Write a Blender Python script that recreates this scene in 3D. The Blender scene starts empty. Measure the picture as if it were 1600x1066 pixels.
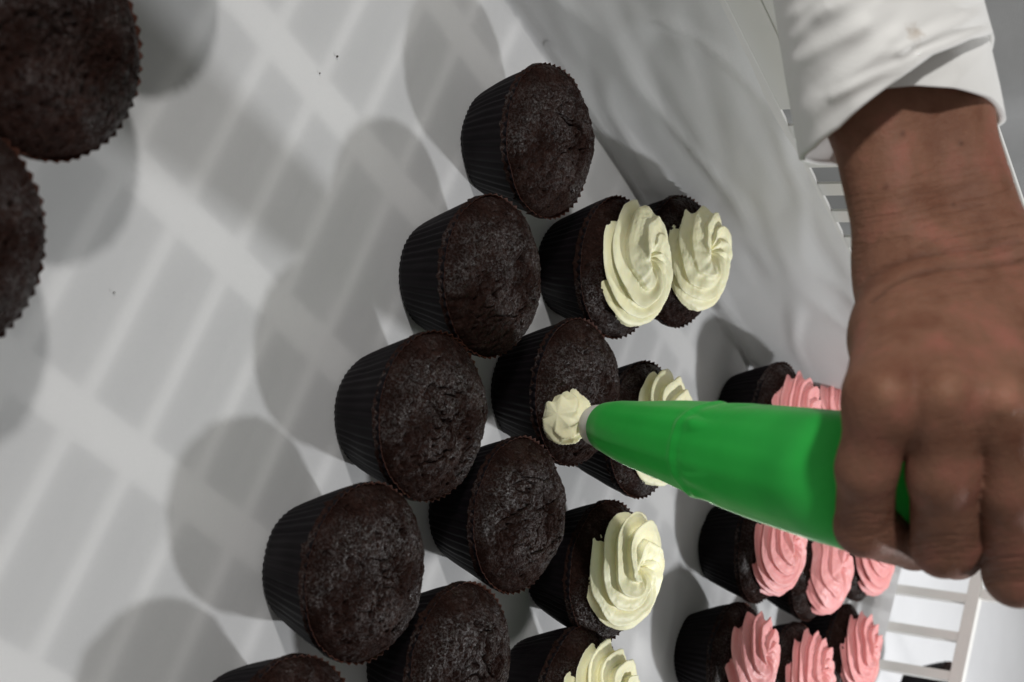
import bpy, bmesh, math, random
import numpy as np
from mathutils import Vector, Matrix, noise

# ------------------------------------------------------------------ camera
W_PX, H_PX = 1600.0, 1066.0
F_PX, PITCH, ROLL, CAM_H = 2268.573, 0.592492, 0.0500711, 0.385865
sc = bpy.context.scene
col = sc.collection
FWD = Vector((0, math.cos(PITCH), -math.sin(PITCH)))
R0 = Vector((1, 0, 0)); U0 = R0.cross(FWD)
RN = math.cos(ROLL) * R0 + math.sin(ROLL) * U0        # natural right
UN = -math.sin(ROLL) * R0 + math.cos(ROLL) * U0       # natural up
CAM = Vector((0, 0, CAM_H))
cam_d = bpy.data.cameras.new('camera'); cam = bpy.data.objects.new('camera', cam_d); col.objects.link(cam)
right, up, back = UN, -RN, -FWD                        # the photograph is held on its side
cam.matrix_world = Matrix(((right.x, up.x, back.x, CAM.x), (right.y, up.y, back.y, CAM.y), (right.z, up.z, back.z, CAM.z), (0, 0, 0, 1)))
cam_d.sensor_width = 36; cam_d.lens = F_PX * 36 / W_PX
cam_d.clip_start = 0.01; cam_d.clip_end = 50
cam_d.dof.use_dof = True; cam_d.dof.focus_distance = 0.655; cam_d.dof.aperture_fstop = 14
sc.camera = cam

def P(x, y, d):
    """world point seen at photo position (x, y) at distance d along the view axis"""
    return CAM + d * (FWD + (x - 800) / F_PX * UN + (y - 533) / F_PX * RN)
def G(x, y, z=0.0):
    """world point seen at photo position (x, y) on the level z"""
    v = FWD + (x - 800) / F_PX * UN + (y - 533) / F_PX * RN
    return CAM + v * ((z - CAM_H) / v.z)

# ------------------------------------------------------------------ world, lamps, exposure
w = bpy.data.worlds.new('World'); sc.world = w; w.use_nodes = True
w.node_tree.nodes['Background'].inputs[0].default_value = (0.98, 0.96, 0.93, 1)
w.node_tree.nodes['Background'].inputs[1].default_value = 0.205
def lamp(name, target, direction, dist, size, power, color):
    l = bpy.data.lights.new(name, 'AREA'); l.shape = 'DISK'; l.size = size; l.energy = power; l.color = color
    o = bpy.data.objects.new(name, l); col.objects.link(o)
    d = Vector(direction).normalized(); o.location = Vector(target) + d * dist
    o.rotation_euler = d.to_track_quat('Z', 'Y').to_euler()
    return o
lamp('ceiling_lamp_back', (0.05, 0.55, 0), (0.52, 0.66, 0.75), 1.2, 0.08, 9.8, (0.97, 0.985, 1.0))
lamp('ceiling_lamp_front', (0.0, 0.45, 0), (-0.52, -0.59, 0.58), 1.7, 0.10, 16.5, (1.0, 0.985, 0.965))
sc.view_settings.view_transform = 'Standard'; sc.view_settings.look = 'None'
sc.view_settings.gamma = 1; sc.view_settings.exposure = 0

# crate axes
AL = math.radians(-30.5)
TX, TY = math.cos(AL), math.sin(AL)
def TL(t, l, z=0.0): return Vector((t * TX - l * TY, t * TY + l * TX, z))
T_WALL, L_WALL = -0.427, 1.0

# ------------------------------------------------------------------ materials
def mat(name):
    m = bpy.data.materials.new(name); m.use_nodes = True
    nt = m.node_tree; return m, nt, nt.nodes['Principled BSDF']
def node(nt, t, **kw):
    n = nt.nodes.new(t)
    for k, v in kw.items():
        if k.startswith('i_'):
            key = k[2:]; key = int(key) if key.isdigit() else key.replace('_', ' ')
            n.inputs[key].default_value = v
        else: setattr(n, k, v)
    return n
def noise_tex(nt, scale, detail=4, rough=.55, coord='Object', dist=0.0):
    tc = node(nt, 'ShaderNodeTexCoord'); n = node(nt, 'ShaderNodeTexNoise')
    n.inputs['Scale'].default_value = scale; n.inputs['Detail'].default_value = detail
    n.inputs['Roughness'].default_value = rough; n.inputs['Distortion'].default_value = dist
    nt.links.new(tc.outputs[coord], n.inputs['Vector']); return n
def ramp(nt, src, stops):
    r = node(nt, 'ShaderNodeValToRGB'); nt.links.new(src, r.inputs[0])
    e = r.color_ramp.elements
    while len(e) < len(stops): e.new(0.5)
    for k, (p, c) in enumerate(stops):
        e[k].position = p; e[k].color = (*c, 1) if len(c) == 3 else c
    return r
def bump(nt, bs, src, strength, dist, prev=None):
    b = node(nt, 'ShaderNodeBump'); b.inputs['Strength'].default_value = strength; b.inputs['Distance'].default_value = dist
    nt.links.new(src, b.inputs['Height'])
    if prev: nt.links.new(prev.outputs[0], b.inputs['Normal'])
    nt.links.new(b.outputs[0], bs.inputs['Normal']); return b

def cake_material():
    m, nt, b = mat('chocolate_cake')
    n = noise_tex(nt, 380, 5, .68); n2 = noise_tex(nt, 60, 3)
    mx = node(nt, 'ShaderNodeMix', data_type='FLOAT'); mx.inputs[0].default_value = .4
    nt.links.new(n.outputs['Fac'], mx.inputs[2]); nt.links.new(n2.outputs['Fac'], mx.inputs[3])
    r = ramp(nt, mx.outputs[0], [(0.28, (.006, .0027, .0020)), (.5, (.0165, .0080, .0063)), (.72, (.037, .0190, .0150))])
    nt.links.new(r.outputs[0], b.inputs['Base Color'])
    rr = ramp(nt, n2.outputs['Fac'], [(0.35, (.30,) * 3), (.62, (.44,) * 3)]); nt.links.new(rr.outputs[0], b.inputs['Roughness'])
    sp = noise_tex(nt, 1000, 3, .8); sr = ramp(nt, sp.outputs['Fac'], [(.46, (.03,) * 3), (.66, (.95,) * 3)])
    sx_ = node(nt, 'ShaderNodeMath', operation='MULTIPLY'); nt.links.new(sr.outputs[0], sx_.inputs[0])
    pr = ramp(nt, noise_tex(nt, 45, 3).outputs['Fac'], [(.42, (.10,) * 3), (.60, (1.0,) * 3)]); nt.links.new(pr.outputs[0], sx_.inputs[1])
    nt.links.new(sx_.outputs[0], b.inputs['Specular IOR Level'])
    fine = noise_tex(nt, 1500, 3, .7)
    b1 = bump(nt, b, n.outputs['Fac'], .85, .0017)
    bump(nt, b, fine.outputs['Fac'], .55, .0006, b1)
    return m
def wrapper_material(name, c, rough):
    m, nt, b = mat(name)
    n = noise_tex(nt, 150, 3)
    r = ramp(nt, n.outputs['Fac'], [(.3, tuple(x * .75 for x in c)), (.7, tuple(x * 1.25 for x in c))])
    nt.links.new(r.outputs[0], b.inputs['Base Color']); b.inputs['Roughness'].default_value = rough
    b.inputs['Specular IOR Level'].default_value = .09
    bump(nt, b, noise_tex(nt, 1500, 2).outputs['Fac'], .2, .0002)
    return m
def cream_material(name, c1, c2):
    m, nt, b = mat(name)
    n = noise_tex(nt, 90, 3)
    r = ramp(nt, n.outputs['Fac'], [(.3, c1), (.7, c2)])
    nt.links.new(r.outputs[0], b.inputs['Base Color']); b.inputs['Roughness'].default_value = .48; b.inputs['Specular IOR Level'].default_value = .35
    b.inputs['Subsurface Weight'].default_value = .25; b.inputs['Subsurface Radius'].default_value = (1, .8, .45)
    b.inputs['Subsurface Scale'].default_value = .0022
    n3 = noise_tex(nt, 700, 4, .7)
    b1 = bump(nt, b, noise_tex(nt, 230, 3, .6, dist=1.2).outputs['Fac'], .22, .0008)
    bump(nt, b, n3.outputs['Fac'], .18, .0003, b1)
    return m
def paper_material(name, color, transl, transp):
    m, nt, b = mat(name)
    out = nt.nodes['Material Output']
    n = noise_tex(nt, 900, 4, .7); n2 = noise_tex(nt, 14, 4)
    mx = node(nt, 'ShaderNodeMix', data_type='FLOAT'); mx.inputs[0].default_value = .5
    nt.links.new(n.outputs['Fac'], mx.inputs[2]); nt.links.new(n2.outputs['Fac'], mx.inputs[3])
    r = ramp(nt, mx.outputs[0], [(.3, tuple(x * .94 for x in color)), (.7, color)])
    nt.links.new(r.outputs[0], b.inputs['Base Color']); b.inputs['Roughness'].default_value = .6
    b.inputs['Specular IOR Level'].default_value = .25
    b1 = bump(nt, b, n2.outputs['Fac'], .25, .003); b2 = bump(nt, b, n.outputs['Fac'], .15, .0002, b1)
    tr = node(nt, 'ShaderNodeBsdfTranslucent'); nt.links.new(r.outputs[0], tr.inputs[0])
    nt.links.new(b2.outputs[0], tr.inputs['Normal'])
    tp = node(nt, 'ShaderNodeBsdfTransparent')
    m1 = node(nt, 'ShaderNodeMixShader'); m1.inputs[0].default_value = transl
    nt.links.new(b.outputs[0], m1.inputs[1]); nt.links.new(tr.outputs[0], m1.inputs[2])
    m2 = node(nt, 'ShaderNodeMixShader'); m2.inputs[0].default_value = transp
    nt.links.new(m1.outputs[0], m2.inputs[1]); nt.links.new(tp.outputs[0], m2.inputs[2])
    nt.links.new(m2.outputs[0], out.inputs['Surface'])
    return m
def simple(name, c, rough=.5, spec=.4, nscale=60, nb=.1, nd=.0005, var=.9):
    m, nt, b = mat(name)
    n = noise_tex(nt, nscale, 4)
    r = ramp(nt, n.outputs['Fac'], [(.3, tuple(x * var for x in c)), (.7, c)])
    nt.links.new(r.outputs[0], b.inputs['Base Color']); b.inputs['Roughness'].default_value = rough
    b.inputs['Specular IOR Level'].default_value = spec
    bump(nt, b, n.outputs['Fac'], nb, nd)
    return m
def cloth_material(name, c, stain=None):
    m, nt, b = mat(name)
    tc = node(nt, 'ShaderNodeTexCoord')
    mp = node(nt, 'ShaderNodeMapping'); mp.inputs['Rotation'].default_value = (.3, .5, .6); nt.links.new(tc.outputs['Object'], mp.inputs[0])
    wv = node(nt, 'ShaderNodeTexWave', wave_type='BANDS', bands_direction='X'); wv.inputs['Scale'].default_value = 420
    wv2 = node(nt, 'ShaderNodeTexWave', wave_type='BANDS', bands_direction='Y'); wv2.inputs['Scale'].default_value = 420
    for q in (wv, wv2): q.inputs['Distortion'].default_value = .6; nt.links.new(mp.outputs[0], q.inputs['Vector'])
    ad = node(nt, 'ShaderNodeMath', operation='ADD'); nt.links.new(wv.outputs['Fac'], ad.inputs[0]); nt.links.new(wv2.outputs['Fac'], ad.inputs[1])
    n = noise_tex(nt, 30, 4)
    r = ramp(nt, n.outputs['Fac'], [(.3, tuple(x * .93 for x in c)), (.7, c)])
    nt.links.new(r.outputs[0], b.inputs['Base Color']); b.inputs['Roughness'].default_value = .85
    if stain is not None:
        vd = node(nt, 'ShaderNodeVectorMath', operation='DISTANCE'); nt.links.new(tc.outputs['Object'], vd.inputs[0]); vd.inputs[1].default_value = stain
        nd_ = noise_tex(nt, 500, 3, .7)
        ma = node(nt, 'ShaderNodeMath', operation='MULTIPLY_ADD'); nt.links.new(nd_.outputs['Fac'], ma.inputs[0]); ma.inputs[1].default_value = .006; nt.links.new(vd.outputs['Value'], ma.inputs[2])
        st = ramp(nt, ma.outputs[0], [(.0, (.30, .22, .15)), (.0055, (.62, .52, .42)), (.0072, (1, 1, 1))])
        mu = node(nt, 'ShaderNodeMix', data_type='RGBA', blend_type='MULTIPLY'); mu.inputs[0].default_value = 1
        nt.links.new(r.outputs[0], mu.inputs[6]); nt.links.new(st.outputs[0], mu.inputs[7]); nt.links.new(mu.outputs[2], b.inputs['Base Color'])
    b.inputs['Specular IOR Level'].default_value = .15; b.inputs['Sheen Weight'].default_value = .15
    b1 = bump(nt, b, n.outputs['Fac'], .35, .002)
    bump(nt, b, ad.outputs[0], .12, .0002, b1)
    return m
def skin_material():
    m, nt, b = mat('skin')
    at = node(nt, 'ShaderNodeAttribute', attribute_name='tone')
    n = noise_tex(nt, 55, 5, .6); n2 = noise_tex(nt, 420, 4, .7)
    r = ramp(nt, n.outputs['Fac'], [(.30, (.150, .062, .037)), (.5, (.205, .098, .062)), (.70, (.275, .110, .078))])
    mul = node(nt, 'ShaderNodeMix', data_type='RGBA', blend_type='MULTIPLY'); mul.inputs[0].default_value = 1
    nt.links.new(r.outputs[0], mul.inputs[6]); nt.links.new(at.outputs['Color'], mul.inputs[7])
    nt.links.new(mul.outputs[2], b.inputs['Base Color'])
    b.inputs['Roughness'].default_value = .58; b.inputs['Specular IOR Level'].default_value = .18
    b.inputs['Subsurface Weight'].default_value = .12; b.inputs['Subsurface Radius'].default_value = (1, .35, .2)
    b.inputs['Subsurface Scale'].default_value = .003
    tc = node(nt, 'ShaderNodeTexCoord')
    vo = node(nt, 'ShaderNodeTexVoronoi'); vo.inputs['Scale'].default_value = 900; nt.links.new(tc.outputs['Object'], vo.inputs['Vector'])
    am = node(nt, 'ShaderNodeAttribute', attribute_name='skinmap')
    sx_ = node(nt, 'ShaderNodeSeparateXYZ'); nt.links.new(am.outputs['Vector'], sx_.inputs[0])
    cb = node(nt, 'ShaderNodeCombineXYZ'); nt.links.new(sx_.outputs[0], cb.inputs[0]); nt.links.new(sx_.outputs[1], cb.inputs[1])
    wn = node(nt, 'ShaderNodeTexNoise'); wn.inputs['Scale'].default_value = 1.0; wn.inputs['Detail'].default_value = 5; wn.inputs['Roughness'].default_value = .6; wn.inputs['Distortion'].default_value = .5
    nt.links.new(cb.outputs[0], wn.inputs['Vector'])
    wr = ramp(nt, wn.outputs['Fac'], [(.38, (0,) * 3), (.5, (.8,) * 3), (.62, (1,) * 3)])
    wm = node(nt, 'ShaderNodeMath', operation='MULTIPLY'); nt.links.new(wr.outputs[0], wm.inputs[0]); nt.links.new(sx_.outputs[2], wm.inputs[1])
    b0 = bump(nt, b, wm.outputs[0], .9, .0011)
    b1 = bump(nt, b, n2.outputs['Fac'], .45, .0010, b0)
    bump(nt, b, vo.outputs['Distance'], .18, .0004, b1)
    return m
def bag_material():
    m, nt, b = mat('green_film')
    n = noise_tex(nt, 45, 3)
    r = ramp(nt, n.outputs['Fac'], [(.3, (.020, .44, .060)), (.7, (.030, .52, .075))])
    nt.links.new(r.outputs[0], b.inputs['Base Color'])
    b.inputs['Roughness'].default_value = .5; b.inputs['Specular IOR Level'].default_value = .4
    b.inputs['Subsurface Weight'].default_value = .3; b.inputs['Subsurface Radius'].default_value = (.5, 1, .5); b.inputs['Subsurface Scale'].default_value = .004
    b.inputs['Sheen Weight'].default_value = .9; b.inputs['Sheen Roughness'].default_value = .2; b.inputs['Sheen Tint'].default_value = (.9, 1, .8, 1)
    bq = bump(nt, b, n.outputs['Fac'], .12, .001)
    tr = node(nt, 'ShaderNodeBsdfTranslucent'); tr.inputs[0].default_value = (.22, .85, .30, 1)
    mx = node(nt, 'ShaderNodeMixShader'); mx.inputs[0].default_value = .28
    nt.links.new(b.outputs[0], mx.inputs[1]); nt.links.new(tr.outputs[0], mx.inputs[2])
    nt.links.new(mx.outputs[0], nt.nodes['Material Output'].inputs['Surface'])
    return m

M = {
 'cake': cake_material(),
 'cup_out': wrapper_material('dark_paper_cup', (.0050, .0036, .0046), .5),
 'cup_in': wrapper_material('brown_paper_cup_inside', (.052, .019, .012), .55),
 'cream': cream_material('vanilla_cream', (.94, .88, .56), (.95, .92, .64)),
 'pink': cream_material('pink_cream', (.74, .30, .295), (.81, .37, .36)),
 'paper': paper_material('baking_paper', (.84, .84, .845), .44, .07),
 'plastic': simple('white_crate_plastic', (.78, .77, .74), .4, .5, 25, .08, .001, .95),
 'table': simple('grey_table', (.30, .31, .28), .5, .4, 8, .1, .001, .8),
 'sheet': simple('white_paper_sheet', (.74, .74, .75), .7, .2, 20, .3, .003, .95),
 'cloth': cloth_material('white_cotton', (.80, .79, .765), tuple(P(1421, 58, .452))),
 'greycloth': cloth_material('grey_cotton', (.36, .36, .36)),
 'skin': skin_material(),
 'bag': bag_material(),
 'nozzle': simple('ivory_nozzle_plastic', (.92, .90, .83), .4, .4),
 'crumb': simple('dark_crumb', (.03, .02, .012), .7),
}

# ------------------------------------------------------------------ mesh helpers
def mesh_obj(name, verts, faces, mats, parent=None, smooth=True, fmat=None):
    me = bpy.data.meshes.new(name)
    V = np.asarray(verts, dtype=np.float32)
    if isinstance(faces, np.ndarray):
        n, k = faces.shape
        me.vertices.add(len(V)); me.vertices.foreach_set('co', V.ravel())
        me.loops.add(n * k); me.loops.foreach_set('vertex_index', faces.astype(np.int32).ravel())
        me.polygons.add(n); me.polygons.foreach_set('loop_start', np.arange(0, n * k, k, dtype=np.int32))
        me.polygons.foreach_set('loop_total', np.full(n, k, dtype=np.int32))
        me.update(calc_edges=True); me.validate()
    else:
        me.from_pydata([tuple(v) for v in V], [], faces); me.update()
    for m in (mats if isinstance(mats, (list, tuple)) else [mats]): me.materials.append(m)
    me.polygons.foreach_set('use_smooth', np.full(len(me.polygons), smooth))
    if fmat is not None: me.polygons.foreach_set('material_index', np.asarray(fmat, dtype=np.int32))
    o = bpy.data.objects.new(name, me); col.objects.link(o)
    if parent: o.parent = parent
    return o
def ring_faces(nr, nt, close=True):
    i = np.arange(nr - 1)[:, None]; j = np.arange(nt if close else nt - 1)[None, :]
    a = i * nt + j; b = i * nt + (j + 1) % nt
    return np.stack([a, b, b + nt, a + nt], -1).reshape(-1, 4)
def empty(name, loc, label, cat, group=None):
    o = bpy.data.objects.new(name, None); o.empty_display_size = .02; col.objects.link(o)
    o.location = loc; o['label'] = label; o['category'] = cat
    if group: o['group'] = group
    return o
def tag(o, label=None, cat=None, group=None, kind=None):
    if label: o['label'] = label
    if cat: o['category'] = cat
    if group: o['group'] = group
    if kind: o['kind'] = kind
    return o
def box(bm, a, b, fr=None):
    """box between corners in crate axes (t, l, z)"""
    vs = [bm.verts.new(TL(x, y, z)) for x in (a[0], b[0]) for y in (a[1], b[1]) for z in (a[2], b[2])]
    for f in ((0, 1, 3, 2), (4, 6, 7, 5), (0, 4, 5, 1), (2, 3, 7, 6), (0, 2, 6, 4), (1, 5, 7, 3)):
        bm.faces.new([vs[k] for k in f])
def bm_obj(name, bm, m, parent=None, bevel=0.0):
    if bevel: bmesh.ops.bevel(bm, geom=list(bm.edges), offset=bevel, segments=2, affect='EDGES', profile=.7)
    bmesh.ops.recalc_face_normals(bm, faces=bm.faces)
    me = bpy.data.meshes.new(name); bm.to_mesh(me); bm.free(); me.materials.append(m)
    for p in me.polygons: p.use_smooth = False
    o = bpy.data.objects.new(name, me); col.objects.link(o)
    if parent: o.parent = parent
    return o
def fbm(x, y, z, o=3, g=.5):
    s, a, f = 0., 1., 1.
    for _ in range(o):
        s += a * noise.noise(Vector((x * f, y * f, z * f))); a *= g; f *= 2.03
    return s

# ------------------------------------------------------------------ crate, table, paper
tb = bmesh.new(); box(tb, (-3, -2, -.07), (3, 5, -.045))
tag(bm_obj('table', tb, M['table']), kind='structure')

crate = empty('bread_crate', TL(0, .3, -.04), 'white plastic bread crate with slotted walls, lined with baking paper under all the cupcakes', 'crate')
def child_box(name, a, b, bevel=.0006, m='plastic'):
    bm = bmesh.new(); box(bm, a, b); o = bm_obj(name, bm, M[m], crate, bevel)
    o.matrix_parent_inverse = Matrix.Translation(-crate.location); return o
TR = 0.47
l = 0.0205
ribs_l = []
while l < L_WALL - .01:
    ribs_l.append(l); l += .0300
for q in ribs_l: child_box('floor_rib', (T_WALL, q - .0036, -.012), (TR, q + .0036, -.0020), .0004)
t = -.135 - 3 * .082
while t < TR:
    child_box('floor_beam', (t - .0082, -.1, -.02), (t + .0082, L_WALL, -.0016), .0006); t += .082
# side wall (left in the natural view): solid foot, slotted belt, top rail
xw = T_WALL - .008
child_box('wall_panel', (xw - .0018, -.1, -.04), (xw, L_WALL + .008, .095), .0004)
child_box('wall_rail', (xw - .003, -.1, .112), (xw + .0004, L_WALL + .008, .120))
child_box('wall_panel', (xw - .0020, -.1, .095), (xw - .0001, .5045, .112), .0003)
l = .5165
while l < L_WALL:
    child_box('wall_bar', (xw - .0014, l, .095), (xw + .0002, l + .010, .112), .0003); l += .0235
child_box('wall_panel', (xw - .0022, -.1, .120), (xw - .0002, L_WALL + .008, .195), .0004)
# end wall (behind the pink cupcakes): lattice
yw = L_WALL + .006
child_box('wall_rail', (xw, yw, -.04), (TR, yw + .006, .016))
child_box('wall_rail', (xw, yw - .001, .077), (TR, yw + .007, .0865))
child_box('wall_rail', (xw, yw - .001, .135), (TR, yw + .009, .160))
for tt, wd in [(-.365, .0035), (-.335, .0035), (-.305, .0065), (-.27, .0035), (-.24, .0035), (-.21, .0065), (-.395, .0035)]:
    child_box('wall_bar', (tt - wd, yw + .0005, .016), (tt + wd, yw + .0055, .077), .0004)
for tt, wd in [(-.30, .008), (-.40, .004), (-.2, .008)]:
    child_box('wall_bar', (tt - wd, yw + .0005, .0865), (tt + wd, yw + .0055, .135), .0004)

# paper liner: floor sheet that climbs both walls
def paper_liner():
    nt_, nl = 330, 380
    ts = np.linspace(-.5135, .42, nt_); ls = np.linspace(-.08, 1.018, nl)
    V = np.zeros((nl, nt_, 3)); 
    def climb(d, r=.003):         # d: length of paper past the foot -> (outward, up)
        if d <= 0: return d, 0.
        a = d / r
        if a < 1.38: return r * math.sin(a), r * (1 - math.cos(a))
        return r * math.sin(1.38) + (d - 1.38 * r) * math.cos(1.38), r * (1 - math.cos(1.38)) + (d - 1.38 * r) * math.sin(1.38)
    for i, l in enumerate(ls):
        for j, t in enumerate(ts):
            dt = (T_WALL + .012) - t + .0035 * noise.noise(Vector((l * 14, 3.1, 0)))
            dl = l - (L_WALL - .014)
            ot, zt = climb(dt); ol, zl = climb(dl)
            tt = (T_WALL + .012) - ot if dt > 0 else t
            ll = (L_WALL - .014) + ol if dl > 0 else l
            tt = max(tt, T_WALL - .0065)
            z = max(zt, zl) if not (zt > .01 and zl > .01) else max(zt, zl) + .3 * min(zt, zl)
            if 0 < -dt < .010: z += .0016 * (1 + dt / .010) ** 2
            # creases and waves
            wv = fbm(t * 9, l * 9, 2.2, 3)
            amp = .0004 + .0085 * max(0, min(1, (l - .66) / .12)) * (1 if z < .01 else .4)
            k1 = abs(noise.noise(Vector((t * 16 + 5, l * 7, 1.7)))) 
            k2 = abs(noise.noise(Vector((t * 11 - l * 9 + 2, l * 13 + t * 8, 5.1))))
            dz = amp * (wv * .6 + .8 * max(0, .35 - k1 * 1.6) + 1.3 * max(0, .30 - k2 * 1.5))
            if z < .006: z += max(0, dz)
            else:
                off = .0045 * fbm(l * 5 + t * 2, z * 26 + l * 3, 7.7, 3) + .009 * max(0, .25 - abs(noise.noise(Vector((l * 6 + z * 8, z * 20 - l * 5, 9.)))) * 1.9)
                off = max(-.001, off)
                if dt > 0: tt += off + .002
                if dl > 0: ll -= off + .002
            V[i, j] = TL(tt, ll, z)
    # pull a raised fold in the left back corner
    return V.reshape(-1, 3), ring_faces(nl, nt_, False)
v, f = paper_liner()
pap = mesh_obj('paper_liner', v, f, M['paper'])
tag(pap, 'translucent white baking paper lining the crate floor and climbing its walls', 'baking paper')

# beyond the crate: a white sheet on the table
nx, ny = 60, 40
tv = []
for i in range(ny):
    for j in range(nx):
        t_, l_ = -1.0 + j * .03, 1.03 + i * .04
        tv.append(TL(t_, l_, -.038 + .008 * (fbm(t_ * 9, l_ * 6, .4, 3) + .6)))
o = mesh_obj('paper_sheet', tv, ring_faces(ny, nx, False), M['sheet'])
tag(o, 'bright white paper sheet on the table behind the crate wall', 'paper')

# ------------------------------------------------------------------ cupcakes
def cake_mesh(seed, res=(105, 250), dome=.0118, R=.0346, z0=.0314, crack=1.0):
    nr, nt_ = res
    rng = random.Random(seed); ox, oy, oz = (rng.uniform(-50, 50) for _ in range(3))
    cx, cy = rng.uniform(-.006, .006), rng.uniform(-.006, .006)
    V = []
    for i in range(nr):
        u = i / (nr - 1)
        r = R * u ** .92
        for j in range(nt_):
            a = 2 * math.pi * j / nt_
            x, y = r * math.cos(a), r * math.sin(a)
            q = r / R
            e = 1 - q ** 3.2
            zz = dome * (e ** .8 if e > 0 else 0)
            if q > .93: zz -= .0022 * ((q - .93) / .07) ** 2
            p = (x + ox, y + oy, oz)
            # lumps, crumbs
            lum = fbm(x * 55 + ox, y * 55 + oy, oz, 2)
            cr = noise.noise(Vector((x * 330 + ox, y * 330 + oy, oz)))
            c2 = noise.noise(Vector((x * 800 + ox, y * 800 + oy, oz)))
            h = .0016 * lum * (1 - .4 * q) + .00055 * cr + .00045 * c2 + .00030 * noise.noise(Vector((x * 1500 + ox, y * 1500 + oy, oz)))
            # cracks towards the middle
            wx, wy = x + .006 * noise.noise(Vector((x * 120 + oy, y * 120, oz))), y + .006 * noise.noise(Vector((x * 120, y * 120 + ox, oz + 9)))
            n1 = abs(noise.noise(Vector((wx * 52 + ox, wy * 52 + oy, oz + 31))))
            msk = max(0, min(1, 1.5 * noise.noise(Vector((x * 48 + oy, y * 48 + ox, oz + 5))) + .45)) * max(0, min(1, 1.35 - math.hypot(x - cx, y - cy) / (.62 * R)))
            n2 = abs(noise.noise(Vector((wx * 130 + oy, wy * 130 + ox, oz + 77))))
            h -= crack * .0050 * msk * max(0, 1 - n1 / .055) ** .7
            h -= crack * .0024 * min(1, msk + .25) * max(0, 1 - n2 / .075)
            h -= .0009 * max(0, noise.noise(Vector((x * 430 + oy, y * 430 + ox, oz + 13))) - .25) * 4
            # pits
            pt = noise.noise(Vector((x * 210 + oy, y * 210 + ox, oz + 3)))
            h -= .0036 * max(0, pt - .36) * 1.8 * max(0, min(1, .5 + 1.5 * lum))
            rr = r * (1 + .018 * noise.noise(Vector((math.cos(a) * 2 + ox, math.sin(a) * 2 + oy, oz))) * q)
            V.append((rr * math.cos(a), rr * math.sin(a), z0 + zz + h))
    return V, ring_faces(nr, nt_)
def shared_mesh(name, V, Fc, mats, fmat=None):
    o = mesh_obj(name, V, Fc, mats, None, True, fmat); me = o.data; bpy.data.objects.remove(o); return me

def wrapper_geo(seed):
    rng = random.Random(seed * 7 + 1); N = 54; sub = 6; nt_ = N * sub
    H = .0325; r0, r1 = .0234, .0352
    rows = 15; pleat = [rng.uniform(.6, 1.35) for _ in range(N)]
    ph = rng.uniform(0, 10)
    def prof(u, j, inner):
        a = 2 * math.pi * j / nt_; k = j // sub; w = (j % sub) / sub
        tri = 1 - abs(2 * w - 1) * 1.0                # 0..1..0
        amp = (.0005 + .00055 * u) * pleat[k]
        r = r0 + (r1 - r0) * (u ** .86) - amp * (1 - tri)
        r += .0007 * noise.noise(Vector((math.cos(a) * 1.6 + ph, math.sin(a) * 1.6, u * 2)))
        a2 = a + .012 * noise.noise(Vector((k * .7, ph, u * 3))) * u
        z = H * u + (.00075 * (tri - .5) * max(0, (u - .85) / .15)) + .0006 * noise.noise(Vector((math.cos(a) * 3, math.sin(a) * 3, ph))) * u
        if inner: r -= .00028
        return (r * math.cos(a2), r * math.sin(a2), z)
    V = [(0, 0, .0004)] * nt_
    V = list(V)
    for i in range(rows): V += [prof(i / (rows - 1), j, False) for j in range(nt_)]
    nout = rows
    for i in range(rows - 1, rows - 6, -1): V += [prof(i / (rows - 1), j, True) for j in range(nt_)]
    Fc = ring_faces(1 + rows + 5, nt_)
    fm = np.zeros(len(Fc), int); fm[(rows) * nt_:] = 1
    return V, Fc, fm

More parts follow.
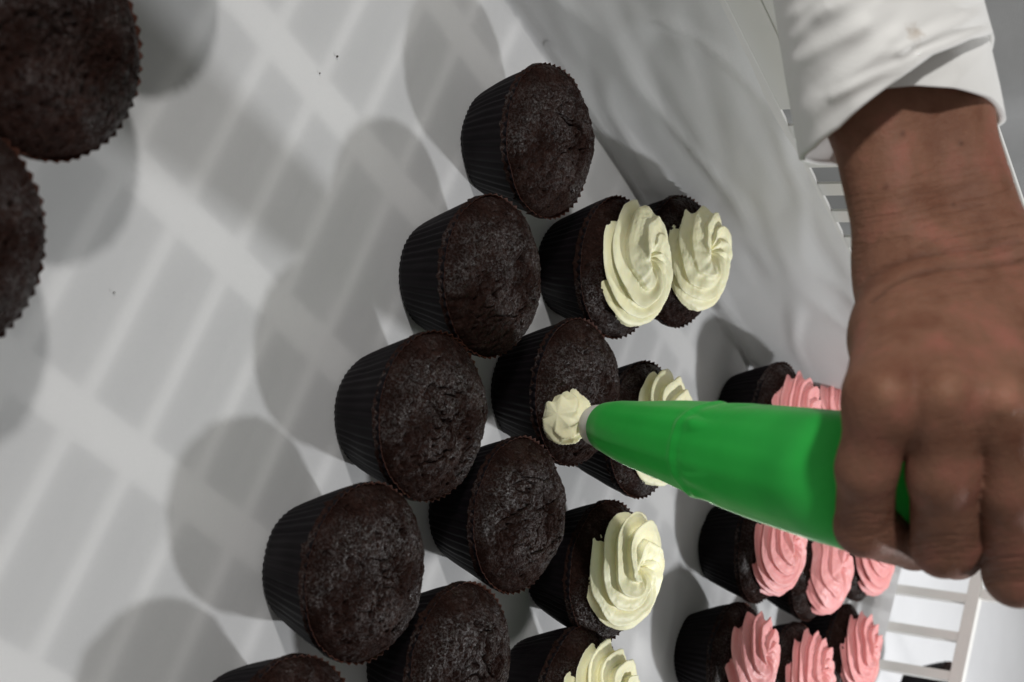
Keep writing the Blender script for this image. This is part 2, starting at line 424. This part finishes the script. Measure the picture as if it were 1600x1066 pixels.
def frosting_geo(seed, R=.0275, H=.019, N=8, twist=4.2, z0=.0365, res=(84, 330), start=2.3):
    rng = random.Random(seed); nr, nt_ = res; sx = rng.uniform(-50, 50)
    N = rng.choice([6, 7, 7, 8]); twist *= rng.uniform(.85, 1.12); amps = [rng.uniform(.45, 1.4) for _ in range(N)]; lx, ly = rng.uniform(-.04, .04), rng.uniform(-.05, .05)
    offa = rng.uniform(-.15, .15)
    V = []
    ox, oy = .20 * R * math.cos(start), .20 * R * math.sin(start)
    for i in range(nr):
        s = i / (nr - 1)
        phi = s * math.radians(116)
        for j in range(nt_):
            a = 2 * math.pi * j / nt_
            tw = twist * (1 - s) ** 1.1 * (1 - .16 * math.cos(a - start))
            nn = noise.noise(Vector((math.cos(a) * 1.5 + sx, math.sin(a) * 1.5, s * 2.2)))
            phase = N * (a - tw + offa) + 2.1 * nn
            kk = int(math.floor(phase / (2 * math.pi))) % N
            w = (phase / (2 * math.pi)) % 1.0
            c = abs(math.sin(math.pi * w))            # 0 at crest
            crest = ((w / .74) ** 1.5 if w < .74 else .5 + .5 * math.cos(math.pi * (w - .74) / .26)) * .95 - .40
            c = abs(w - .74) * 2.4
            minor = .07 * math.sin(4 * math.pi * w + sx)
            amp = (.0016 + .0024 * s ** .8) * amps[kk] * (1 if s < .86 else 1)
            amp *= min(1, s / .07)
            base_r = R * (math.sin(phi) if phi < math.pi / 2 else (1 - .32 * (1 - math.sin(phi)) * 2))
            z = H * (math.cos(phi) * .62 + .38) if phi < math.pi / 2 else H * .38 * (1 + 1.7 * math.cos(phi))
            # the lip round the sunken middle
            q = math.sin(phi) if phi < math.pi / 2 else 1
            z -= H * .30 * math.exp(-(q / .20) ** 2) 
            z += H * .10 * math.exp(-((q - .42) / .16) ** 2) * math.cos(a - start - 2.6)
            # displacement along an outward direction
            dn = amp * (crest + minor) + .0009 * fbm(math.cos(a) * 2.0 + sx, math.sin(a) * 2.0, s * 3.5, 2) + .00016 * noise.noise(Vector((math.cos(a) * 18 * s + sx, math.sin(a) * 18 * s, s * 26)))
            nxr, nz = (math.sin(phi), math.cos(phi))
            # pointed tails of the star where the cream was first pressed out
            side = .5 + .5 * math.cos(a - start)
            tail = max(0, (s - .62) / .38) ** 1.6 * side * .0036 * max(0, 1 - c * 1.2)
            r = base_r + dn * (.35 + nxr * .9) + tail
            zz = z + dn * max(0, nz) * 1.1
            x = r * math.cos(a) + ox * (1 - s) ** .8; y = r * math.sin(a) + oy * (1 - s) ** .8
            x *= 1 + lx; y *= 1 - lx; zz *= 1 + ly + 2.5 * (lx * x + ly * y) / R * .6; V.append((x, y, z0 + zz))
    return V, ring_faces(nr, nt_)

wrap_meshes = []
for k in range(4):
    V, Fc, fm = wrapper_geo(k + 3); wrap_meshes.append(shared_mesh('wrapper', V, Fc, [M['cup_out'], M['cup_in']], fm))
def add_part(name, me, parent, rz=0.0, sc_=(1, 1, 1)):
    o = bpy.data.objects.new(name, me); col.objects.link(o); o.parent = parent; o.rotation_euler.z = rz; o.scale = sc_; return o
frosted_cakes = [shared_mesh('cake', *cake_mesh(900 + k, (70, 180), crack=.5), [M['cake']]) for k in range(3)]
cc = [0]
def cupcake(pos, label, group, seed, frost=None, fr=.0275, fh=.019, scale=1.0, tilt=(0, 0), dome=.0125, start=2.3, twist=4.2, crack=1.0, fz=.0365):
    x, y = pos[0], pos[1]
    root = empty('cupcake', (x, y, .0006), label, 'cupcake', group)
    root.rotation_euler = (tilt[0], tilt[1], 0); root.scale = (scale,) * 3
    k = cc[0]; cc[0] += 1
    add_part('wrapper', wrap_meshes[k % 4], root, k * 1.7)
    if frost:
        add_part('cake', frosted_cakes[k % 3], root, k * 2.1)
        V, Fc = frosting_geo(seed, fr, fh, z0=fz, start=start, twist=twist)
        me = shared_mesh('frosting', V, Fc, [M[frost]]); add_part('frosting', me, root)
    else:
        me = shared_mesh('cake', *cake_mesh(seed, dome=dome, crack=crack), [M['cake']]); add_part('cake', me, root)
    return root
gp = 'plain chocolate cupcakes in dark paper cups'; gc = 'chocolate cupcakes topped with cream frosting'; gk = 'chocolate cupcakes topped with pink frosting'
cupcake((-.139, .307), 'plain cupcake just outside the top left corner, casting a rounded shadow on the paper', gp, 11)
cupcake((-.0805, .2745), 'large plain cupcake filling the top left corner of the photo, nearest the camera', gp, 12, crack=.5)
cupcake((-.0215, .242), 'plain cupcake cut by the left edge of the photo below the corner one', gp, 13, crack=.6)
cupcake((.152, .395), 'plain cupcake cut by the bottom edge, only its rim showing below the first row', gp, 14)
cupcake((.0915, .4325), 'plain cupcake at the lower end of the front row, widest one fully in view', gp, 21, dome=.013)
cupcake((.0321, .4699), 'plain cupcake third from the top in the front row, small curved crack on top', gp, 24)
cupcake((-.0271, .507), 'plain cupcake second from the top in the front row, crossed crack and glossy side', gp, 23, crack=1.1)
cupcake((-.0903, .5466), 'plain cupcake at the top end of the front row, beside the empty baking paper', gp, 25, dome=.0115)
cupcake((-.0382, .6149), 'cream frosted cupcake next to the topmost plain one, its frosting touching the one behind', gc, 31, 'cream', .0272, .0175, tilt=(.03, 0), start=2.6)
d2 = cupcake((.0224, .5801), 'cupcake under the nozzle with a first small dab of cream on its bare top', gp, 26, dome=.013)
cupcake((.0765, .5367), 'plain cupcake in the middle row below the one being piped, wrinkled top', gp, 27, dome=.0135, crack=1.2)
cupcake((.137, .498), 'plain cupcake in the middle row cut by the bottom edge of the photo', gp, 28)
cupcake((-.0468, .6804), 'cream frosted cupcake farthest from the camera at the top of the back row', gc, 32, 'cream', .0250, .0165, tilt=(.05, .02), start=2.9)
cupcake((.0415, .6475), 'cream frosted cupcake half hidden behind the green piping bag', gc, 33, 'cream', .0262, .0150, start=2.4)
cupcake((.1105, .6188), 'cream frosted cupcake below the piping bag with brown cup edge showing at its top', gc, 34, 'cream', .0272, .0155, tilt=(.02, -.02), start=2.1)
e4 = G(903, 1090, .032); cupcake((e4.x, e4.y), 'cream frosted cupcake cut by the bottom edge of the photo', gc, 35, 'cream', .025, .018, start=1.9)
pk = [((1245, 650), 'pink frosted cupcake showing above the green bag nearest the cream ones', 41),
      ((1312, 642), 'pink frosted cupcake mostly hidden behind the bag and the index finger', 42),
      ((1217, 862), 'pink frosted cupcake just under the green bag, front one of its row', 43),
      ((1297, 893), 'middle pink frosted cupcake of the three below the bag, partly under its edge', 44),
      ((1372, 870), 'pink frosted cupcake below the curled index finger', 45),
      ((1182, 1036), 'pink frosted cupcake front most in the row along the bottom edge', 46),
      ((1266, 1057), 'pink frosted cupcake between two others at the bottom edge', 47),
      ((1345, 1025), 'pink frosted cupcake at the bottom edge next to the lattice wall', 48)]
for (px, lb, sd) in pk:
    g = G(px[0], px[1], .043); cupcake((g.x, g.y), lb, gk, sd, 'pink', .0268, .0185, scale=.94, start=2.2 + .3 * math.sin(sd * 3), tilt=(.03 * math.sin(sd), .03 * math.cos(sd * 2)))
g = G(1378, 1084, -.02); cupcake((g.x, g.y), 'dark cupcake behind the lattice wall, showing as a black sliver in its lowest window', None, 61)

# first dab of cream on the cupcake being piped (rests on that cake: its frosting)
def dab():
    base = G(880, 650, .0430)
    top = P(897, 656, .6600)
    V = []; nr, nt_ = 40, 120
    ax = (top - base); 
    e = ax.normalized(); u = e.orthogonal().normalized(); vv = e.cross(u)
    base = base - e * .006
    L_ = (top - base).length + .003
    for i in range(nr):
        s = i / (nr - 1)
        rad = .0138 * (math.sin(math.pi * min(1, .10 + s * .62))) ** .7 * (1 - .50 * s ** 1.5)
        if i == 0: rad = 0
        for j in range(nt_):
            a = 2 * math.pi * j / nt_
            ph = 6 * (a + 4.5 * s) + 1.5 * noise.noise(Vector((math.cos(a), math.sin(a), s * 3 + 4)))
            d = 0 if i == 0 else .0022 * ((1 - abs(math.sin(ph / 2))) - .3) + .0008 * fbm(math.cos(a) * 2, math.sin(a) * 2, s * 5, 2)
            wob = Vector((0, 0, 0)) + u * .0012 * math.sin(s * 7) 
            p = base + e * (L_ * s) + wob + (u * math.cos(a) + vv * math.sin(a)) * (rad + d)
            V.append(p)
    V = V[:]
    o = mesh_obj('frosting', V, ring_faces(nr, nt_), M['cream'])
    o.parent = d2; o.matrix_parent_inverse = (Matrix.Translation(d2.location)).inverted()
    o['label'] = 'small fresh dab of cream under the nozzle'
dab()

# crumbs on the paper
for k, (x, y, z, s) in enumerate([(527, 88, 0, .0005), (500, 115, 0, .00035), (178, 457, 0, .00035), (933, 136, .035, .0009), (985, 158, .045, .0006)]):
    bm = bmesh.new(); bmesh.ops.create_icosphere(bm, subdivisions=2, radius=s)
    for vv in bm.verts: vv.co *= 1 + .5 * noise.noise(vv.co * 1500 + Vector((k, 0, 0)))
    if z == 0: loc = G(x, y, .0009)
    else:                                             # on the paper that climbs the side wall
        for q in range(200):
            loc = G(x, y, q * .0006)
            if loc.x * TX + loc.y * TY > T_WALL + .004: break
    o = bm_obj('crumb', bm, M['crumb']); o.location = loc
    lb = ['tiny dark crumb on the paper above the front row, larger of two', 'faint crumb just below left of the larger one on the paper',
          'faint speck on the open paper near the left edge', 'dark speck on the paper climbing the wall beside the topmost cupcake', 'smaller speck on the wall paper right of the dark one'][k]
    tag(o, lb, 'crumb', 'crumbs on the baking paper')

# ------------------------------------------------------------------ piping bag
bag = empty('piping_bag', P(915, 666, .645), 'green pastry bag held upright in the hand with its nozzle on a cupcake', 'piping bag')
def hang(o, root):
    o.parent = root; o.matrix_parent_inverse = Matrix.Translation(-Vector(root.location)); return o
ST = [(951, 668, 39.5, .6320), (962, 670, 43, None), (970, 672, 46, None), (1000, 680, 53, None), (1060, 692, 65.5, None), (1105, 703, 74.5, None), (1114, 705, 76, None), (1124, 707, 77, None), (1160, 716, 84, None), (1200, 724, 90.5, None),
      (1255, 735, 98, None), (1310, 746, 105, None), (1350, 757, 108, .4765), (1390, 764, 106, .4760), (1450, 768, 100, .4755), (1530, 780, 100, .4760), (1600, 790, 100, .4770), (1680, 810, 90, .482), (1760, 810, 60, .49)]
def bag_depth(x):
    i0, i1 = 1 / .6320, 1 / .4770
    return 1 / (i0 + (i1 - i0) * (x - 951) / (1310 - 951))
pts = []
for (x, y, r, d) in ST:
    if d is None: d = bag_depth(x)
    pts.append((P(x, y, d), r * d / F_PX))
def resample(pts, n):
    xs = [0.]
    for a, b in zip(pts, pts[1:]): xs.append(xs[-1] + (b[0] - a[0]).length)
    xs = np.array(xs); q = np.linspace(0, xs[-1], n)
    c = [np.interp(q, xs, [p[0][k] for p in pts]) for k in range(3)]; r = np.interp(q, xs, [p[1] for p in pts])
    # light smoothing of the positions
    for _ in range(6):
        for k in range(3): c[k][1:-1] = (c[k][:-2] + 2 * c[k][1:-1] + c[k][2:]) / 4
        r[1:-1] = (r[:-2] + 2 * r[1:-1] + r[2:]) / 4
    return [Vector((c[0][i], c[1][i], c[2][i])) for i in range(n)], r, q
cen, rad, q = resample(pts, 260)
nt_ = 200; V = []
x_ref = RN
crease_q = q[np.argmin([abs((p - pts[6][0]).length) for p in cen])]
for i in range(len(cen)):
    e = (cen[min(i + 1, len(cen) - 1)] - cen[max(i - 1, 0)]).normalized()
    u = (x_ref - e * x_ref.dot(e)).normalized(); vv = e.cross(u)
    s = q[i]
    for j in range(nt_):
        a = 2 * math.pi * j / nt_
        ds = s - crease_q
        # the rim of the coupler pressing through the film, and short folds after it
        rim = .00045 * math.exp(-(ds / .0022) ** 2) - .00025 * math.exp(-((ds - .005) / .003) ** 2)
        fold = .0019 * max(0, 1 - abs(ds - .012 - .004 * math.sin(3 * a)) / .016) * max(0, noise.noise(Vector((a * 2.6, s * 30, 1.)))) * 1.6
        lng = .0006 * noise.noise(Vector((math.cos(a) * 3, math.sin(a) * 3, s * 9))) * min(1, s / .05)
        big = 0
        if s > q[-1] * .70: big = .003 * noise.noise(Vector((math.cos(a) * 2, math.sin(a) * 2, s * 40)))
        rr = rad[i] + rim + fold + lng + big
        V.append(cen[i] + (u * math.cos(a) + vv * math.sin(a)) * rr)
hang(mesh_obj('bag', V, ring_faces(len(cen), nt_), M['bag']), bag)
# nozzle: ivory tip with a wall thickness and a toothed mouth
V = []
npr = [(-.0110, .0065), (-.0132, .0078), (-.0130, .0090), (-.0115, .0098), (-.0060, .0104), (0., .0109), (.006, .0112)]
e = (cen[4] - cen[0]).normalized(); u = (x_ref - e * x_ref.dot(e)).normalized(); vv = e.cross(u)
e0 = cen[0]
for (s, r) in npr:
    for j in range(96):
        a = 2 * math.pi * j / 96
        rr = r * (1 + (.16 * math.cos(8 * a) if s < -.0131 else 0))
        V.append(e0 + e * s + (u * math.cos(a) + vv * math.sin(a)) * rr * .93)
hang(mesh_obj('nozzle', V, ring_faces(len(npr), 96), M['nozzle']), bag)

# ------------------------------------------------------------------ person: hand and forearm as one surface grown from a distance field
def cm(x): return x * .01
K = []        # (a, b, ra, rb, blend)
def pt(x, y, d): return np.array(P(x, y, d))
def seg(a, b, ra, rb, k=.004): K.append((pt(*a), pt(*b), cm(ra), cm(rb), k))
groups = []
def grp(): global K; K = []; groups.append(K)
# forearm, wrist, back of the hand
grp()
seg((1340, -330, .500), (1362, 150, .488), 1.6, 1.55, .012); seg((1435, -330, .505), (1466, 150, .490), 1.5, 1.45, .012)
seg((1362, 150, .488), (1424, 432, .478), 1.55, 1.58, .012); seg((1466, 150, .490), (1548, 432, .480), 1.45, 1.62, .012)
seg((1424, 432, .478), (1408, 520, .458), 1.58, 1.40, .012); seg((1548, 432, .480), (1600, 540, .456), 1.62, 1.45, .012)
seg((1408, 520, .458), (1382, 622, .4275), 1.42, 1.20, .010)
seg((1465, 440, .476), (1472, 622, .4250), 1.5, 1.25, .010)
seg((1520, 440, .476), (1570, 640, .4265), 1.5, 1.20, .010)
seg((1570, 450, .480), (1658, 670, .4335), 1.4, 1.10, .010)
seg((1420, 560, .462), (1640, 600, .460), 1.3, 1.3, .010)
# tendons and knuckles
seg((1455, 480, .4555), (1476, 612, .4150), .42, .48, .004); seg((1420, 500, .4500), (1386, 608, .4185), .40, .48, .004)
seg((1500, 480, .4560), (1566, 625, .4160), .40, .48, .004)
# ulna head
seg((1590, 392, .468), (1592, 398, .468), .9, .9, .008)
# index
grp()
seg((1384, 622, .4270), (1354, 730, .4370), 1.12, .86, .006)
seg((1354, 730, .4370), (1351, 822, .4530), .86, .95, .004)
seg((1351, 822, .4530), (1428, 850, .4740), .95, .86, .002)
seg((1428, 850, .4740), (1490, 800, .4880), .84, .72, .002)
# middle
grp()
seg((1473, 624, .4240), (1474, 740, .4320), 1.16, 1.00, .006)
seg((1474, 740, .4320), (1477, 850, .4500), 1.00, 1.06, .004)
seg((1477, 850, .4500), (1494, 862, .4780), 1.04, .92, .002)
seg((1494, 862, .4780), (1500, 800, .4920), .88, .74, .002)
# ring
grp()
seg((1571, 642, .4260), (1579, 760, .4340), 1.14, 1.00, .006)
seg((1579, 760, .4340), (1590, 893, .4530), 1.00, 1.08, .004)
seg((1590, 893, .4530), (1600, 905, .4800), 1.06, .90, .002)
seg((1600, 905, .4800), (1610, 830, .4940), .88, .74, .002)
# little finger
grp()
seg((1660, 672, .4330), (1676, 780, .4400), 1.05, .92, .006)
seg((1676, 780, .4400), (1684, 930, .4560), .92, .98, .004)
seg((1684, 930, .4560), (1690, 940, .4780), .96, .82, .002)
seg((1690, 940, .4780), (1695, 860, .4900), .78, .66, .002)
# thumb, behind the bag
grp()
seg((1440, 480, .485), (1425, 580, .508), 1.6, 1.35, .008)
seg((1425, 580, .508), (1440, 680, .522), 1.2, 1.05, .004)
seg((1440, 680, .522), (1460, 770, .516), 1.05, .85, .003)

def rcone(p, a, b, ra, rb):
    ba = b - a; l2 = ba @ ba; pa = p - a
    h = np.clip((pa @ ba) / l2, 0, 1)
    d = pa - h[..., None] * ba
    return np.sqrt((d * d).sum(-1)) - (ra + (rb - ra) * h)
def smin(a, b, k):
    h = np.maximum(k - np.abs(a - b), 0) / k
    return np.minimum(a, b) - h * h * k * .25
def field(p):
    outs = []
    for g in groups:
        f = None
        for (a, b, ra, rb, k) in g:
            d = rcone(p, a, b, ra, rb)
            f = d if f is None else smin(f, d, k)
        outs.append(f)
    f = outs[0]
    f = np.minimum.reduce([smin(outs[0], g, .0055) for g in outs[1:]])
    # keep fingers apart from each other past the knuckles: take the plain union where two fingers meet
    return f
allp = np.array([c for g in groups for (a, b, ra, rb, k) in g for c in (a - ra - .004, a + ra + .004, b - rb - .004, b + rb + .004)])
lo, hi = allp.min(0), allp.max(0)
h = .00088
dims = np.ceil((hi - lo) / h).astype(int) + 1
def build_field():
    # coarse pass to find the active blocks, fine pass inside
    F = np.full(dims, .02, np.float32)
    B = 14
    for i in range(0, dims[0], B):
        for j in range(0, dims[1], B):
            c = lo + (np.array([i, j, 0]) + [B / 2, B / 2, 0]) * h
            ks = np.arange(0, dims[2], B)
            cc_ = np.stack([np.full(len(ks), c[0]), np.full(len(ks), c[1]), lo[2] + (ks + B / 2) * h], -1)
            d = field(cc_)
            for k, dd in zip(ks, d):
                if abs(dd) > B * h * .95 + .002:
                    F[i:i + B, j:j + B, k:k + B] = np.sign(dd) * .02; continue
                ii = np.arange(i, min(i + B, dims[0])); jj = np.arange(j, min(j + B, dims[1])); kk = np.arange(k, min(k + B, dims[2]))
                g = np.stack(np.meshgrid(ii, jj, kk, indexing='ij'), -1) * h + lo
                F[i:i + B, j:j + B, k:k + B] = field(g)
    return F
def surface_nets(F, lo, h):
    nx, ny, nz = F.shape
    S = F < 0
    cell = np.zeros((nx - 1, ny - 1, nz - 1), np.uint8)
    for a in (0, 1):
        for b in (0, 1):
            for c in (0, 1): cell += S[a:nx - 1 + a, b:ny - 1 + b, c:nz - 1 + c]
    act = (cell > 0) & (cell < 8)
    idx = np.argwhere(act); ids = np.full(act.shape, -1, np.int64); ids[act] = np.arange(len(idx))
    acc = np.zeros((len(idx), 3)); cnt = np.zeros(len(idx))
    cor = [(a, b, c) for a in (0, 1) for b in (0, 1) for c in (0, 1)]
    for p in cor:
        for ax in range(3):
            if p[ax] == 1: continue
            q_ = list(p); q_[ax] = 1
            fa = F[idx[:, 0] + p[0], idx[:, 1] + p[1], idx[:, 2] + p[2]].astype(float)
            fb = F[idx[:, 0] + q_[0], idx[:, 1] + q_[1], idx[:, 2] + q_[2]].astype(float)
            m = (fa < 0) != (fb < 0)
            t = np.where(m, fa / np.where(m, fa - fb, 1), 0)
            pos = np.tile(np.array(p, float), (len(idx), 1)); pos[:, ax] += t
            acc[m] += pos[m]; cnt[m] += 1
    V = lo + (idx + acc / cnt[:, None]) * h
    faces = []
    for ax in range(3):
        o1, o2 = [(1, 2), (2, 0), (0, 1)][ax]
        sl = [slice(0, n) for n in F.shape]; sl[ax] = slice(0, F.shape[ax] - 1); A = S[tuple(sl)]
        sl[ax] = slice(1, F.shape[ax]); Bq = S[tuple(sl)]
        e_ = np.argwhere(A != Bq); inside = A[tuple(e_.T)]
        ok = (e_[:, o1] > 0) & (e_[:, o2] > 0) & (e_[:, o1] < F.shape[o1] - 1) & (e_[:, o2] < F.shape[o2] - 1)
        e_ = e_[ok]; inside = inside[ok]
        def cid(d1, d2):
            c = e_.copy(); c[:, o1] -= d1; c[:, o2] -= d2; return ids[tuple(c.T)]
        qd = np.stack([cid(1, 1), cid(0, 1), cid(0, 0), cid(1, 0)], -1)
        qd[~inside] = qd[~inside][:, ::-1]
        faces.append(qd)
    return V, np.concatenate(faces)
Fg = build_field()
HV, HF = surface_nets(Fg, lo, h)
# screen-like coordinates of every vertex, only used to place creases along the real arm
e_fwd, e_up, e_rn = np.array(FWD), np.array(UN), np.array(RN)
rel = HV - np.array(CAM); dep = rel @ e_fwd
PX = 800 + F_PX * (rel @ e_up) / dep; PY = 533 + F_PX * (rel @ e_rn) / dep
# normals
def vnormals(V, Fc):
    n = np.cross(V[Fc[:, 2]] - V[Fc[:, 0]], V[Fc[:, 3]] - V[Fc[:, 1]])
    N = np.zeros_like(V)
    for k in range(4): np.add.at(N, Fc[:, k], n)
    return N / (np.linalg.norm(N, axis=1, keepdims=True) + 1e-12)
# relax slightly
def relax(V, Fc, it):
    for _ in range(it):
        s = np.zeros_like(V); c = np.zeros(len(V))
        for a, b in ((0, 1), (1, 2), (2, 3), (3, 0)):
            np.add.at(s, Fc[:, a], V[Fc[:, b]]); np.add.at(s, Fc[:, b], V[Fc[:, a]])
            np.add.at(c, Fc[:, a], 1); np.add.at(c, Fc[:, b], 1)
        V = .5 * V + .5 * s / np.maximum(c, 1)[:, None]
    return V
HV = relax(HV, HF, 3)
HN = vnormals(HV, HF)
facing = np.clip(-(HN @ e_fwd), 0, 1)
disp = np.zeros(len(HV)); tone = np.ones((len(HV), 3))
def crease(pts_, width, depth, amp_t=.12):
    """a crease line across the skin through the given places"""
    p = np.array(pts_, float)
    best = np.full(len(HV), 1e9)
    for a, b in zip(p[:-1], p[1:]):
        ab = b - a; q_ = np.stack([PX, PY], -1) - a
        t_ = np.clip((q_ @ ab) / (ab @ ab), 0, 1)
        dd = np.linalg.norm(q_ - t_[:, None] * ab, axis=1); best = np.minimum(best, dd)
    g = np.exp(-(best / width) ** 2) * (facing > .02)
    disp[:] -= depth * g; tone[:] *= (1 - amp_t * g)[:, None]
rng = random.Random(5)
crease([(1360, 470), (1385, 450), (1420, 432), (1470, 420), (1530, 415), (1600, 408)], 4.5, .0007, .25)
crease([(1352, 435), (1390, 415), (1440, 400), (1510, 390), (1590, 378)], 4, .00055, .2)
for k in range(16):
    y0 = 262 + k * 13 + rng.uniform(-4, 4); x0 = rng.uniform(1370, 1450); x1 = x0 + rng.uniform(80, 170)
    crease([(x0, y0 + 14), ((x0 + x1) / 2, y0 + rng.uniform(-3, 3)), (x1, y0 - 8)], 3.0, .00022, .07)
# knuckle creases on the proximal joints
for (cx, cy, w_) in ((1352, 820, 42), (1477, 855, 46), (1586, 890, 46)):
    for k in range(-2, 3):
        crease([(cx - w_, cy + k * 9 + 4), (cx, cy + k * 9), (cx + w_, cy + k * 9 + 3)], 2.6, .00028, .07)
for (cx, cy) in ((1384, 612), (1475, 608), (1570, 625)):
    g = np.exp(-(((PX - cx) / 26) ** 2 + ((PY - cy) / 30) ** 2)) * (facing > .2)
    tone *= 1 + g[:, None] * np.array([.30, .38, .36]); disp += .0006 * g
# valleys between the knuckles
for (xa, xb) in ((1428, 1424), (1524, 1530)):
    g = np.exp(-(((PX - xa) / 14) ** 2 + ((PY - 655) / 60) ** 2)) * (facing > .2); disp -= .0012 * g
# small moles
for (mx, my, mr) in ((1410, 209, 4.5), (1502, 224, 4.0), (1385, 292, 4.5), (1490, 320, 3.0)):
    g = np.exp(-(((PX - mx) ** 2 + (PY - my) ** 2) / mr ** 2)) * (facing > .2); tone *= (1 - .5 * g)[:, None]; disp += .0002 * g
nz_ = np.array([noise.noise(Vector(p * 45)) for p in HV[::1]]) if len(HV) < 400000 else np.zeros(len(HV))
disp += .0005 * nz_
tone *= 1 + .10 * nz_[:, None] * np.array([.6, 1.0, 1.0])
tone *= 1 - np.clip((PY - 600) / 200, 0, 1)[:, None] * np.array([.10, .10, .08])   # shade over the fingers, painted into the skin tone
HV = HV + HN * disp[:, None]

person = empty('person', P(1440, 300, .49), 'baker in a white rolled sleeve gripping the green piping bag in one hand', 'person')
body = mesh_obj('body', HV, HF, M['skin'])
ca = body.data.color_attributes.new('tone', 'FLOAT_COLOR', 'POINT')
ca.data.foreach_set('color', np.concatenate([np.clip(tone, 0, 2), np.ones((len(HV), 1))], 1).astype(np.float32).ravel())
wmask = np.exp(-((PY - 370) / 85) ** 2) * .36 + .05 + .22 * np.exp(-((PY - 850) / 45) ** 2)
sk = body.data.attributes.new('skinmap', 'FLOAT_VECTOR', 'POINT')
sk.data.foreach_set('vector', np.stack([PX / 75 + PY / 300, PY / 13 + .22 * PX / 13, wmask], 1).astype(np.float32).ravel())
hang(body, person)

# sleeve: cloth tube round the forearm, its edge cut slantwise; a turned-up cuff below it
def cloth_tube(name, left, right, rim, top, m, wr, dmid=.489, flat=.82, thick=.0011, seed=0, fold=None):
    """left/right: silhouette x as function of y; rim(theta): where the cloth ends; theta 0 faces the camera, -90 the left silhouette"""
    nu, nth = 90, 260
    outer = []; 
    for i in range(nu):
        u = i / (nu - 1)
        for j in range(nth):
            th = 2 * math.pi * j / nth - math.pi
            y = top + (rim(th) - top) * u
            xl, xr = left(y), right(y)
            xc, rx = (xl + xr) / 2, (xr - xl) / 2
            x = xc + rx * math.sin(th)
            rz = rx * dmid / F_PX * flat
            n_ = fbm(math.sin(th) * 1.2 + seed, math.cos(th) * 1.2, y * .005, 2)
            n2_ = max(0, .3 - abs(noise.noise(Vector((x * .003 + y * .004 + seed, y * .011 + x * .008, 3 + .3 * math.cos(th)))))) 
            d = dmid - math.cos(th) * (rz + wr * n_ + wr * 1.6 * n2_)
            if fold: d -= fold(x, y, th)
            sw = 1 + .02 * n_
            outer.append((xc + (x - xc) * sw, y, d, th))
    V = [P(x, y, d) for (x, y, d, th) in outer]
    # inner layer, a little closer to the arm
    cen_ = [P((left(y) + right(y)) / 2, y, dmid) for (x, y, d, th) in outer]
    Vi = []
    for k, p in enumerate(V):
        c = cen_[k]; r = (p - c); Vi.append(c + r * (1 - thick * 1.8 / max(.01, r.length)))
    order = V + [Vi[(nu - 1 - i) * nth + j] for i in range(nu) for j in range(nth)]
    return mesh_obj(name, order, ring_faces(2 * nu, nth), m)
def folds(lines):
    def f(x, y, th):
        if math.cos(th) < -.1: return 0
        o_ = 0
        for (x0, y0, x1, y1, w_, am_) in lines:
            dx, dy = x1 - x0, y1 - y0; l2 = dx * dx + dy * dy
            q_ = ((x - x0) * dx + (y - y0) * dy) / l2
            q2 = max(0, min(1, q_)); ex, ey = x - x0 - q2 * dx, y - y0 - q2 * dy
            sd = (ex * dy - ey * dx) / math.sqrt(l2)
            dd = math.hypot(ex, ey)
            o_ += am_ * (math.exp(-(dd / w_) ** 2) - .6 * math.exp(-((sd - w_ * 1.3) / w_) ** 2) * math.exp(-(max(0, dd - abs(sd)) / w_) ** 2)) 
        return o_
    return f
def lerp(pts_):
    xs = [p[0] for p in pts_]; ys = [p[1] for p in pts_]
    return lambda v_: float(np.interp(v_, xs, ys))
L_o = lerp([(-320, 1150), (0, 1206), (150, 1232), (250, 1250), (262, 1262)]); R_o = lerp([(-320, 1560), (0, 1538), (60, 1554), (200, 1552)])
d2r = math.radians
rim_o = lerp([(-math.pi, 262), (-d2r(120), 258), (-d2r(90), 250), (-d2r(60), 232), (-d2r(35), 200), (-d2r(10), 152), (d2r(8), 118), (d2r(25), 86), (d2r(50), 62), (d2r(90), 50), (d2r(120), 120), (math.pi, 262)])
hang(cloth_tube('sleeve', L_o, R_o, rim_o, -320, M['cloth'], .0030, .487, 1.08, seed=1, fold=folds([(1260, 170, 1400, 60, 16, .0016), (1245, 95, 1350, 40, 13, .0013), (1300, 150, 1430, 92, 9, .0011), (1410, 80, 1530, 22, 12, .0016), (1280, 20, 1380, -30, 18, .002), (1440, 84, 1548, 44, 7, .0014), (1240, 60, 1290, 10, 9, .001)])), person)
L_i = lerp([(-320, 1180), (60, 1262), (135, 1296), (200, 1300)]); R_i = lerp([(-320, 1540), (0, 1530), (60, 1546), (130, 1562), (190, 1574)])
rim_i = lerp([(-math.pi, 200), (-d2r(90), 190), (-d2r(30), 140), (0, 134), (d2r(30), 138), (d2r(60), 152), (d2r(90), 184), (d2r(120), 200), (math.pi, 200)])
hang(cloth_tube('cuff', L_i, R_i, rim_i, -100, M['cloth'], .0018, .4885, 1.0, seed=8, thick=.0014), person)
# jacket front hanging behind the arm
V = []; nj, nk = 70, 70
for i in range(nj):
    for j in range(nk):
        t_ = -.60; l_ = .30 + i * .016; z_ = -.04 + j * .012
        t_ += .03 * noise.noise(Vector((l_ * 5, z_ * 3, 1.1))) + .012 * noise.noise(Vector((l_ * 16, z_ * 6, 4.4)))
        V.append(TL(t_, l_, z_))
V2 = [p + Vector(TL(-.003, 0, 0)) for p in V]
fj = ring_faces(nj, nk, False)
fr = [i * nk for i in range(nj)]
FA = np.concatenate([fj, fj[:, ::-1] + len(V)])
hang(mesh_obj('jacket_front', V + V2, FA, M['greycloth']), person)
